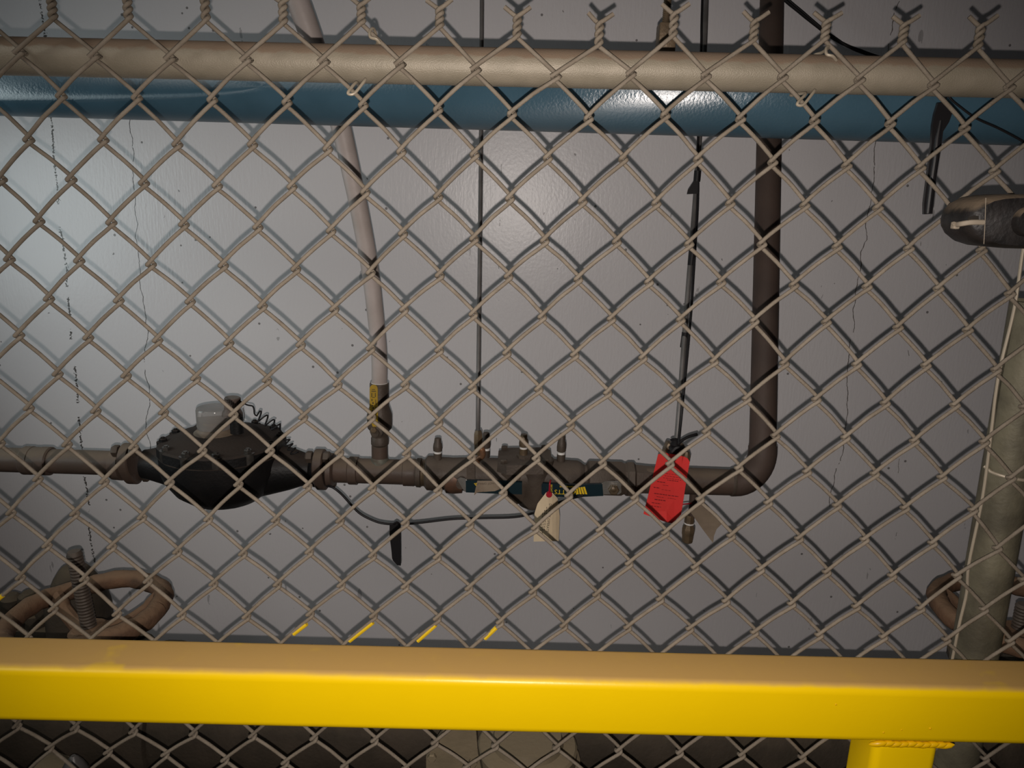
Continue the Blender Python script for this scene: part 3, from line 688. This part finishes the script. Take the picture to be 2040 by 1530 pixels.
# left handle
h2 = MB().prism(*plate([(911, 955), (917, 952.5), (930, 955), (932, 981), (925, 979), (917, 966)], HDl, .003)).build('handle', 'steel', bf)
sub(MB().prism(*plate([(928, 957), (1040, 961), (1040, 985), (996, 984), (928, 981)], HDl - .0015, .006)), 'handle_sleeve', 'teal', h2, bf)
LOC[h2.name] = Vector(bf.location)
f = [P(944, 963, tf), P(950, 962, tf), P(949, 969, tf)]
sub(MB().prism(f, [p + Vector((0, .0003, 0)) for p in f]), 'emblem', 'yprint', h2, bf)
MB().prism(*plate([(929.5, 924), (946, 924), (946, 958), (929.5, 957)], HDl + .006, .012)).build('handle_guide', 'bronze', bf)
MB().lathe(P(918, 966, HDl + .003), (0, 1, 0), [(.008, 0), (.008, .03)], 16).build('handle_stem', 'bronze', bf)
axial(MB(), [(884, 20), (890, 32), (905, 33), (922, 31), (924, 20)], 28, Vector((0, -.0012, -.006))).build('bare_patch', 'oxide', bf)

# ---- small tube rising from a brass fitting
t1 = thing('thin_tube', P(952, 857, DP - .02), 'thin grey tube rising from the brass fitting beside the left test cocks', 'tube')
MB().tube(smoothpath([P(952, 862, DP - .03), P(953, 760, DP - .02), P(956, 500, 1.30), (P(958.5, 250, 1.36)), P(960, 0, 1.40), P(961, -120, 1.42)], 6), 4.3 * SC(955, 500, 1.3), 14).build('tube_wall', 'tube', t1)
ft = MB(); fo = P(952, 905, DP - .03); H = P(952, 857, DP - .03).z - fo.z
ft.lathe(fo, (0, 0, 1), [(.0068, 0), (.0068, H * .4), (.0078, H * .42), (.0078, H * .86), (.006, H * .95), (.0052, H)], 6)
ft.build('fitting', 'brass', t1)
MB().tube(smoothpath([P(952, 893, DP - .036), P(960, 896, DP - .036), P(961, 908, DP - .034), P(952, 915, DP - .03), P(949, 925, DP - .028)], 5), .0052, 12).build('elbow', 'copper', t1)

# ---- pipe from the backflow to the elbow and the riser
rp = thing('riser_pipe', C(1519), 'dark brown pipe turning up in an elbow to a tall riser on the right', 'pipe')
axial(MB(), [(1285, 27.3), (1462, 26)]).build('horizontal_pipe', 'brown', rp)
rt = P(1541, -150, 1.62); e1 = P(1519, 905, DP)
dU = (rt - e1).normalized()
MB().tube([e1 - dU * .004, e1.lerp(rt, .3), e1.lerp(rt, .6), rt], [26 * SP, 25.7 * SP, 25.5 * SP, 25.2 * SP], 30).build('riser', 'riser', rp)
ep = []; ctr = C(1470) + Vector((0, 0, 1)) * (52 * SP); 
pA = C(1463); pE = e1 + dU * .0
for i in range(11):
    t = i / 10; a = t * PI / 2
    q = pA + EXv * (math.sin(a) * (pE - pA).dot(EXv)) + Vector((0, 0, 1)) * ((1 - math.cos(a)) * ((pE - pA).z + .0)) 
    q.y = pA.y + (pE.y - pA.y) * t; ep.append(q)
eb = MB(); eb.tube([ep[0] - EXv * .006] + ep + [ep[-1] + dU * .014], [27.6 * SP] * 2 + [27.8 * SP] * 9 + [27.6 * SP] * 2, 30)
eb.build('elbow', 'riser', rp)
MB().prism(*plate([(1538, 440), (1546, 440), (1545, 462), (1537, 462)], 1.377, .002)).build('worn_patch', 'hose', rp)
sd = MB()
axial(sd, [(1455, 26.4), (1457, 28), (1461, 28), (1463, 27)], 26)
sd.build('solder_ring', 'bronze', rp)

# ---- drain cock hanging under that pipe
dk = thing('drain_cock', P(1383, 985, DP), 'small brass drain cock hanging under the brown pipe, with a tan tag', 'valve')
do = P(1382, 980, DP); HH = lambda y: P(1382, y, DP).z - do.z
MB().lathe(do, (-.02, 0, 1), [(7 * SP, HH(1030)), (8 * SP, HH(1010)), (8 * SP, HH(985)), (8.5 * SP, HH(975))], 16).build('nipple', 'brown', dk)
d2 = MB(); d2.lathe(do + Vector((-.003, 0, 0)), (0, 0, 1), [(8 * SP, HH(1081)), (11 * SP, HH(1079)), (12 * SP, HH(1066)), (13 * SP, HH(1062)), (13 * SP, HH(1052)), (10 * SP, HH(1047)), (10 * SP, HH(1033)), (8.5 * SP, HH(1026))], 8)
d2.build('body', 'brass', dk)
MB().lathe(do + Vector((-.003, 0, HH(1042.5))), (.03, 0, 1), [(10.2 * SP, -.0012), (10.7 * SP, 0), (10.2 * SP, .0012)], 20).build('seal_tape', 'white', dk)
MB().tube([P(1358, 1005, DP - .012), P(1370, 1003.5, DP - .016), P(1378, 1003, DP - .012)], .0012, 6).build('seal_wire', 'redseal', dk)

def card(name, pts, D, m, label, th=.0008, bend=None, nsub=0, cat='tag', group=None):
    cx = sum(p[0] for p in pts) / len(pts); cy = sum(p[1] for p in pts) / len(pts)
    bm = bmesh.new()
    vs = [bm.verts.new((x, y, 0)) for x, y in pts]
    fc = bm.faces.new(vs); 
    if nsub:
        x0, x1 = min(p[0] for p in pts), max(p[0] for p in pts); y0, y1 = min(p[1] for p in pts), max(p[1] for p in pts)
        for i in range(1, nsub):
            bmesh.ops.bisect_plane(bm, geom=bm.verts[:] + bm.edges[:] + bm.faces[:], plane_co=(x0 + (x1 - x0) * i / nsub, 0, 0), plane_no=(1, 0, 0))
            bmesh.ops.bisect_plane(bm, geom=bm.verts[:] + bm.edges[:] + bm.faces[:], plane_co=(0, y0 + (y1 - y0) * i / nsub, 0), plane_no=(0, 1, 0))
    bmesh.ops.triangulate(bm, faces=bm.faces[:])
    org = P(cx, cy, D)
    def at(x, y): return P(x, y, D + (bend(x, y) if bend else 0))
    for v in bm.verts: v.co = at(v.co.x, v.co.y) - org
    bmesh.ops.solidify(bm, geom=bm.faces[:], thickness=th)
    bmesh.ops.recalc_face_normals(bm, faces=bm.faces[:])
    me = bpy.data.meshes.new(name); bm.to_mesh(me); bm.free(); me.materials.append(MAT[m])
    root = thing(name, org, label, cat, group)
    o = bpy.data.objects.new('card', me); COL.objects.link(o); o.parent = root
    return root, o, at

# ---- red inspection tag
rpoly = [(1311, 905), (1325, 902), (1362, 909), (1370, 913), (1374, 920), (1368, 953), (1357, 1024), (1339, 1042), (1326, 1039), (1282, 1023), (1289, 996)]
RDp = DP - .050
red, redc, rat = card('inspection_tag', rpoly, RDp, 'redtag', 'red card inspection tag hanging in front of the brown pipe left of the elbow', bend=lambda x, y: .006 * math.sin((x - 1290) / 45.0) - .006 * max(0, (y - 1015) / 25.0) * ((x - 1330) / 40.0 < 0), nsub=6)
pr = MB()
def line(mb, x0, y0, ln, sl=.14, h=1.2):
    x = x0; R_ = random.Random(int(x0 * y0))
    while x < x0 + ln:
        l = R_.uniform(2.5, 6.0); l = min(l, x0 + ln - x)
        a, b_ = (x, y0 + (x - x0) * sl), (x + l, y0 + (x + l - x0) * sl)
        f = [rat(a[0], a[1] - h / 2), rat(b_[0], b_[1] - h / 2), rat(b_[0], b_[1] + h / 2), rat(a[0], a[1] + h / 2)]
        f = [p + Vector((0, -.0006, 0)) for p in f]
        mb.prism(f, [p + Vector((0, .0003, 0)) for p in f]); x += l + R_.uniform(.8, 1.8)
for x0, y0, ln, h in ((1326, 943, 26, .8), (1324, 947.5, 32, .8), (1321, 951.5, 36, .8), (1329, 956, 22, 1.3), (1309, 959, 17, 1.5), (1320, 966, 12, .8), (1302, 970.5, 12, 1.7), (1318, 975, 18, .7), (1303, 982.5, 48, 1.5), (1308, 989, 14, .9), (1304, 994.5, 22, 1.8), (1330, 992, 16, .7), (1298, 1001, 19, 1.3), (1297, 1007.5, 20, 1.3), (1310, 1014, 14, .7)):
    line(pr, x0, y0, ln, .14, h)
pro = pr.build('print', 'redprint', red)
# ---- cream tag with red seal
cpoly = [(1088, 981), (1101, 982), (1111, 993), (1115, 1029), (1113, 1077), (1063, 1078), (1065, 1022), (1071, 1003)]
CD = DP - .062
ctag, ctc, cat_ = card('hanging_tag', cpoly, CD, 'cream', 'cream card tag hanging by a red seal from the right teal handle', bend=lambda x, y: .010 * ((x - 1090) / 25.0) ** 2 * (1 if x > 1098 else .35), nsub=7)
cx0 = P(1093, 1032, CD - .0012)
lettering('DO NOT OPERATE', cx0, P(1088.5, 1066, CD) - P(1096, 1000, CD), P(1105, 1030, CD) - P(1085, 1028, CD), 5.2 * SB, 'black', ctag)
sm = MB()
for i, xx in enumerate((1087, 1083.5, 1080)):
    for j in range(9):
        y0 = 1010 + i * 6 + j * 5.4
        xq = xx - (y0 - 1030) * .11
        f = [P(xq - .5, y0, CD - .0008), P(xq + .5, y0, CD - .0008), P(xq + .3, y0 + 3.6, CD - .0008), P(xq - .7, y0 + 3.6, CD - .0008)]
        sm.prism(f, [p + Vector((0, .0003, 0)) for p in f])
sm.build('print', 'black', ctag)
rs = thing('security_seal', P(1094, 985, CD), 'red plastic pull-tight seal holding the cream tag', 'seal')
MB().lathe(P(1094, 986, CD - .0035), (0, 1, 0), [(.0046, 0), (.0052, .0008), (.0052, .0045)], 20).build('button', 'redseal', rs)
MB().tube(smoothpath([P(1094, 984, CD - .002), P(1095, 972, CD - .004), P(1095.5, 962, CD - .002), P(1097, 957, CD + .006)], 4), .0014, 8).build('tail', 'redseal', rs)
# ---- tan tags
tdn = HDl - .010
tant, tac, tat = card('hanging_tag', [(951, 957.5), (987, 957.5), (1002, 971), (986, 977.5), (951, 980), (944.5, 986)], tdn, 'tan', 'crumpled tan card tag lying over the left teal handle', bend=lambda x, y: .0035 * math.sin((x - 945) / 9.0), nsub=6)
lettering('DO NOT OPERATE', P(970, 963, tdn - .0050), P(955, 964, tdn) - P(985, 963, tdn), P(970, 970, tdn) - P(970, 960, tdn), 4.0 * SB, 'bronze', tant)
tan2, tac2, tat2 = card('hanging_tag', [(1376, 1020), (1385, 1011), (1401, 1003), (1412, 1014), (1437, 1044), (1428, 1053), (1422, 1068), (1420.5, 1081), (1400, 1054)], DP - .02, 'tan', 'blank tan card tag curling beside the brass drain cock', bend=lambda x, y: .008 * math.sin((y - 1005) / 30.0), nsub=6)
# ---- tangle of clamp and tape behind the red tag
cl = thing('tube_clamp', P(1345, 900, DP), 'metal clamp and black tape knot on top of the pipe behind the red tag', 'clamp')
kk = MB()
kk.box(P(1333, 894, DP - .006), .018, .02, .024, Matrix.Rotation(.3, 3, 'Y'), .004)
kk.box(P(1357, 900, DP - .01), .016, .018, .03, Matrix.Rotation(-.35, 3, 'Y'), .004)
kk.lathe(P(1368, 908, DP - .02), (0, 0, 1), [(.006, -.012), (.007, 0), (.004, .008)], 8)
kk.build('clamp_body', 'brass', cl)
kt = MB(); kt.tube(smoothpath([P(1346, 875, DP - .02), P(1345, 886, DP - .024), P(1342, 896, DP - .02), P(1338, 905, DP - .015)], 4), [.008 + .0015 * math.sin(i * 2) for i in range(13)], 12)
kt.tube(smoothpath([P(1338, 903, DP - .03), P(1346, 893, DP - .03), P(1356, 892, DP - .03), P(1368, 896, DP - .026)], 4), .0042, 8)
kt.build('tape_knot', 'rubber', cl)
MB().tube(smoothpath([P(1349, 887, DP - .028), P(1358, 878, DP - .03), P(1372, 870, DP - .03), P(1389, 865, DP - .028)], 5), .0026, 9).build('cable_end', 'rubber', cl)
# ---- second thin tube, with its taped wire
t2 = thing('thin_tube', P(1347, 885, DP - .02), 'grey tube with a taped black wire, rising from the clamp behind the red tag', 'tube')
tpth = [(1347, 884, DP - .02), (1352, 830, DP - .01), (1366, 640, 1.28), (1377, 500, 1.32), (1386, 385, 1.36), (1394, 265, 1.40), (1404, 80, 1.44), (1410, -120, 1.5)]
MB().tube(smoothpath([P(*a) for a in tpth], 6), 5.2 * SC(1366, 640, 1.3), 14).build('tube_wall', 'tube', t2)
wp = [(1352, 880, DP - .03), (1360, 800, DP - .02), (1375, 640, 1.265), (1383, 520, 1.305), (1390, 400, 1.345), (1391, 265, 1.385), (1397, 95, 1.425), (1398, 40, 1.435), (1403, -120, 1.48)]
MB().tube(smoothpath([P(*a) for a in wp], 6), 2.6 * SC(1366, 640, 1.3), 9).build('wire', 'rubber', t2)
for (xa, ya), (xb, yb), d in (((1365.5, 662), (1361.5, 692), 1.272), ((1380, 500), (1376.5, 528), 1.31), ((1390, 340), (1388, 362), 1.355)):
    MB().tube([P(xa, ya, d), P(xb, yb, d)], 7 * SC(1366, 640, 1.3), 14).build('tape_wrap', 'rubber', t2)
MB().prism(*plate([(1383, 361), (1391, 361), (1390, 386), (1369, 387), (1371, 379)], 1.34, .004)).build('tape_flag', 'rubber', t2)

# ---- sagging cable and the tape strip on it
cb = thing('cable', P(650, 970, DP), 'thin black cable sagging under the pipe from the meter flange to the tags', 'cable')
MB().tube(smoothpath([P(x, y, d) for x, y, d in ((652, 968, DP - .02), (663, 971, DP - .03), (680, 984, DP - .03), (700, 1006, DP - .03), (716, 1022, DP - .03), (735, 1033, DP - .03), (760, 1042, DP - .03), (795, 1044.5, DP - .03), (840, 1041, DP - .03), (900, 1034, DP - .03), (960, 1032, DP - .03), (1025, 1030, DP - .035), (1062, 1022, DP - .04), (1095, 1008, DP - .045), (1125, 997, DP - .05), (1145, 991, DP - .055), (1162, 987, DP - .058))], 5), 2.4 * SB, 9).build('sheath', 'rubber', cb)
ts = MB()
ap = [(776, 1045), (798, 1045), (798.5, 1062), (799, 1090), (799, 1110), (798.5, 1127), (791, 1126), (783, 1117), (781, 1112), (780, 1100), (778, 1080), (776, 1066)]
f = [P(x, y, DP - .034 + .004 * math.sin(y / 9.0)) for x, y in ap]
ts.prism(f, [p + Vector((0, .0012, 0)) for p in f])
ts.tube(smoothpath([P(783, 1046, DP - .03), P(790, 1040.5, DP - .034), P(797, 1046, DP - .03)], 4), .0022, 8)
tso = ts.build('tape_strip', 'rubber', origin=P(788, 1046, DP - .03))
tag(tso, 'strip of black tape hanging from the sagging cable', 'tape')

# ---- cables at the upper right
cu = MB().tube(smoothpath([P(x, y, 1.65) for x, y in ((1520, -60), (1556, -8), (1590, 22), (1625, 50), (1660, 76), (1690, 92), (1712, 100), (1745, 112), (1800, 128))], 5), .0032, 9)
cu.tube(smoothpath([P(x, y, 1.648) for x, y in ((1528, -60), (1562, -10), (1600, 24), (1640, 58), (1668, 78), (1695, 96), (1725, 108), (1760, 118))], 5), .0022, 8)
tag(cu.build('cable', 'rubber', origin=P(1640, 60, 1.65)), 'dark cable crossing the wall above the rail, right of the riser', 'cable')
cu = MB().tube(smoothpath([P(x, y, 0.855) for x, y in ((1870, 150), (1890, 192), (1915, 215), (1945, 236), (1985, 254), (2020, 272), (2060, 295), (2110, 320))], 5), .0011, 8)
tag(cu.build('thin_wire', 'rubber', origin=P(1945, 236, .855)), 'thin black wire hanging in front of the blue pipe at the right edge', 'wire')
# ---- black strap
st = thing('strap', P(1882, 215, .86), 'glossy black strap hanging down over the blue pipe at the right', 'strap')
f, b = plate([(1869, 205), (1884, 204), (1896, 216), (1897, 226), (1891, 243), (1879, 262), (1874, 300), (1866, 350), (1858, 426), (1841, 427), (1841, 405), (1848, 350), (1856, 285), (1858, 250), (1862, 228)], .858, .004)
MB().prism(f, b).build('blade', 'blackplastic', st)
MB().tube([P(x, y, .857) for x, y in ((1874, 240), (1868, 275), (1863, 320), (1857, 360), (1852, 400), (1849, 425))], [.0016, .003, .0032, .0032, .0032, .0028], 10).build('rib', 'blackplastic', st)
MB().tube(smoothpath([P(1882, 206, .862), P(1884, 190, .85), P(1886, 170, .83), P(1887, 150, .80), P(1887, 130, .785)], 4), .004, 8, flat=.5).build('strap_end', 'blackplastic', st)

# ---- black plastic fitting fixed to the front of the fence
pfD = 0.688
pf_ = thing('plastic_fitting', P(1965, 440, pfD), 'dusty black rounded plastic fitting with a round knob on the fence, right edge', 'fitting')
out = [(1962, 389), (1990, 387), (2090, 386), (2160, 388), (2160, 496), (2060, 495), (1985, 493), (1950, 490), (1925, 482), (1908, 468), (1900, 452), (1899, 438), (1905, 420), (1918, 404), (1938, 394)]
pb_ = MB(); n = len(out); ccx, ccy = 2020, 441
prev = None
for g, D in ((.86, pfD - .023), (.95, pfD - .019), (1.0, pfD - .010), (1.0, pfD + .018), (.94, pfD + .027)):
    i0 = len(pb_.v)
    for x, y in out: pb_.v.append(P(ccx + (x - ccx) * (g if x < 2100 else 1), ccy + (y - ccy) * g, pfD) + Vector((0, D - pfD, 0)))
    if prev is None: pb_.f.append(tuple(range(i0, i0 + n)))
    else: pb_.bridge(prev, i0, n)
    prev = i0
pb_.f.append(tuple(range(prev + n - 1, prev - 1, -1)))
pb_.build('body', 'dustyplastic', pf_, smooth=50)
MB().lathe(P(2010, 440, pfD) + Vector((0, -.020, 0)), (0, -1, 0), [(28 * SC(2010, 440, pfD), 0), (28 * SC(2010, 440, pfD), .008), (25 * SC(2010, 440, pfD), .0105), (0, .011)], 32).build('knob', 'dustyplastic', pf_)
sm_ = MB().tube([P(1964, 394, pfD - .0225), P(1962.5, 440, pfD - .0245), P(1960, 486, pfD - .0225)], .0003, 6); sm_.build('seam', 'tie', pf_)
MB().prism([P(x, y, pfD - .0245) for x, y in ((1928, 434), (1940, 429), (1950, 430), (1950, 438), (1936, 441), (1928, 440))], [P(x, y, pfD - .021) for x, y in ((1928, 434), (1940, 429), (1950, 430), (1950, 438), (1936, 441), (1928, 440))]).build('recess', 'black', pf_)
ct_ = MB(); ct_.tube(smoothpath([P(1960, 443, pfD - .025), P(1935, 443, pfD - .025), P(1915, 446, pfD - .021), P(1903, 448, pfD - .012)], 5), .0022, 8, flat=.6)
ct_.box(P(1903, 449, pfD - .011), .0055, .006, .0062, None, .001); ct_.tube([P(1899, 444, pfD - .014), P(1906, 454, pfD - .012)], .0016, 6)
ct_.build('cable_tie', 'tie', pf_)

# ------------------------------------------------------------------ lower valves and big pipe
bigc = Vector((0, 1.10, CAMZ - .855)); BR = .102
mp_ = thing('main_pipe', (0, 1.10, bigc.z), 'large dark dirty pipe running low along the wall behind the guard rail', 'pipe')
MB().tube([bigc + Vector((x, 0, x * -.0)) for x in (-1.6, 0, 1.6)], BR, 48).build('pipe', 'darkiron', mp_)
fl = MB()
fl.lathe(bigc + Vector((-.555, 0, 0)), (1, 0, 0), [(.10, -.03), (.1095, -.03), (.111, -.026), (.111, -.004), (.1095, 0), (.1025, .003)], 44); fl.build('flange', 'darkiron', mp_)
for x in (-.05, .95):
    MB().box((x, 1.10, (bigc.z - BR) / 2 + .01), .10, .14, bigc.z - BR + .02, None, .004).build('pier', 'tanpaint', mp_)

def osy(cx, cy, tilt, R, label, full):
    wc = P(cx, cy, 1.05)
    ax = Vector((-math.sin(tilt), 0.02, math.cos(tilt))).normalized()
    u = Vector((math.cos(tilt), 0, math.sin(tilt))); v = ax.cross(u).normalized()
    base = Vector((wc.x, wc.y, bigc.z + BR))
    r = thing('gate_valve', base, label, 'valve')
    hw = MB(); ring = [wc + u * (R * math.cos(a)) + v * (R * math.sin(a)) + ax * (.002 * math.sin(5 * a)) for a in [2 * PI * i / 48 for i in range(49)]]
    hw.tube(ring, [.0148 + .0011 * math.sin(i * 2.618) for i in range(48)] + [.0148], 14, cap=False, up=ax)
    for i in range(3):
        a = 2 * PI * i / 3 + 0.42
        d = u * math.cos(a) + v * math.sin(a)
        hw.tube(smoothpath([wc - ax * .034 + d * .018, wc - ax * .032 + d * .05, wc - ax * .016 + d * .085, wc + d * (R - .004)], 4), [.013] * 4 + [.0115] * 5 + [.014] * 4, 10)
    hw.lathe(wc - ax * .048, ax, [(.026, 0), (.031, .004), (.031, .02), (.024, .026)], 20)
    hw.build('hand_wheel', 'rust', r)
    stem = MB(); pr_ = []
    for i in range(90): pr_.append((.0117 if i % 2 else .0107, i * .0026))
    L_ = .098 if full else .012
    pr_ = [p for p in pr_ if p[1] < L_ + .06]
    pr_.append((.009, pr_[-1][1] + .004))
    stem.lathe(wc - ax * .055, ax, pr_, 18); stem.build('stem', 'bronze', r)
    yk = MB()
    bz = wc - ax * .090
    for sg in (-1, 1):
        yk.tube(smoothpath([wc - ax * .05 + v * .0 + u * (sg * .02), wc - ax * .066 + u * (sg * .044), wc - ax * .082 + u * (sg * .055), bz + u * (sg * .055)], 4), .013, 10)
    yk.lathe(wc - ax * .068, ax, [(.022, 0), (.03, .004), (.03, .018), (.02, .02)], 18)
    yk.lathe(bz - ax * .004, ax, [(.085, 0), (.09, .003), (.09, .012), (.07, .014), (.03, .016)], 28)
    yk.build('yoke', 'darkiron', r)
    for i in range(8):
        a = 2 * PI * i / 8 + .2; b = MB(); hexhead(b, bz + ax * .004 + (u * math.cos(a) + v * math.sin(a)) * .074, ax, .011, .012); b.build('bolt', 'darkiron', r)
    MB().lathe(bz - ax * .004, -ax, [(.05, -.004), (.05, .0)], 28).build('body', 'darkiron', r)
    return r, wc, ax, u, v
g1, wc, ax, u, v = osy(172, 1222, 0.09, .111, 'rusty gate valve with a spoked handwheel and threaded stem at lower left', True)
# dark bonnet of the neighbouring valve rising behind the wheel
bn = thing('valve_bonnet', P(158, 1200, 1.3), 'dark pointed valve bonnet with bolts behind the rusty handwheel on the left', 'valve')
c0 = P(157, 1215, 1.28); s0 = SC(157, 1180, 1.28); BZ = lambda y: P(157, y, 1.28).z - c0.z
MB().lathe(c0, (0, 0, 1), [(62 * s0, -.12), (60 * s0, BZ(1205)), (54 * s0, BZ(1184)), (46 * s0, BZ(1166)), (38 * s0, BZ(1150)), (30 * s0, BZ(1138)), (24 * s0, BZ(1131)), (15 * s0, BZ(1126))], 22).build('bonnet', 'darkiron', bn)
bb_ = MB()
for x, y in ((27, 1185), (62, 1180), (95, 1190), (18, 1212), (50, 1210), (75, 1216)):
    bb_.lathe(P(x, y + 34, 1.29), (0, 0, 1), [(.021, 0), (.022, .012), (.019, .03), (.010, .038)], 12)
bb_.box(P(40, 1262, 1.31), .17, .09, .07, None, .012)
bb_.build('flange', 'darkiron', bn)
osy(2036, 1226, 0.0, .116, 'brown handwheel valve partly hidden behind the grey fence post', False)
# lower left: bright bolt on the flange below the rail
sb = thing('stud_bolt', P(150, 1510, .90), 'worn grey stud bolt standing below the guard rail at lower left', 'bolt')
MB().lathe(P(150, 1560, .90), (.05, 0, 1), [(.02, 0), (.019, .02), (.012, .034), (.006, .043), (.003, .046)], 10).build('stud', 'tube', sb)
MB().box(P(112, 1560, .93), .075, .06, .06, Matrix.Rotation(.4, 3, 'Y'), .015).build('lug', 'tanpaint', sb)
# bracket plate and round body under the rail, centre
br = thing('bracket_plate', P(905, 1500, .80), 'tan-grey bracket plate with bolts, below the guard rail', 'bracket')
f, b = plate([(849, 1507), (855, 1500), (880, 1462), (886, 1440), (947, 1440), (952, 1500), (965, 1560), (965, 1900), (849, 1900)], .80, .010)
MB().prism(f, b).build('plate', 'tanpaint', br)
for x, y in ((861, 1506), (942, 1517)):
    h = MB(); hexhead(h, P(x, y, .7995), (0, -1, 0), .0058, .006); h.build('bolt', 'tanpaint', br)
rbp = thing('filter_bowl', P(1050, 1500, .893), 'round tan ribbed bowl below the guard rail, right of the bracket plate', 'filter bowl')
o = P(1050, 1500, .893)
MB().lathe(o - Vector((0, 0, o.z - .001)), (0, 0, 1), [(.07, 0), (.07, .02), (.045, .03), (.045, o.z - .05), (.07, o.z - .045), (.074, o.z - .03), (.074, o.z - .008), (.069, o.z - .004), (.069, o.z + .012), (.066, o.z + .016), (.05, o.z + .018), (.046, o.z + .03)], 36).build('bowl', 'tanpaint', rbp)
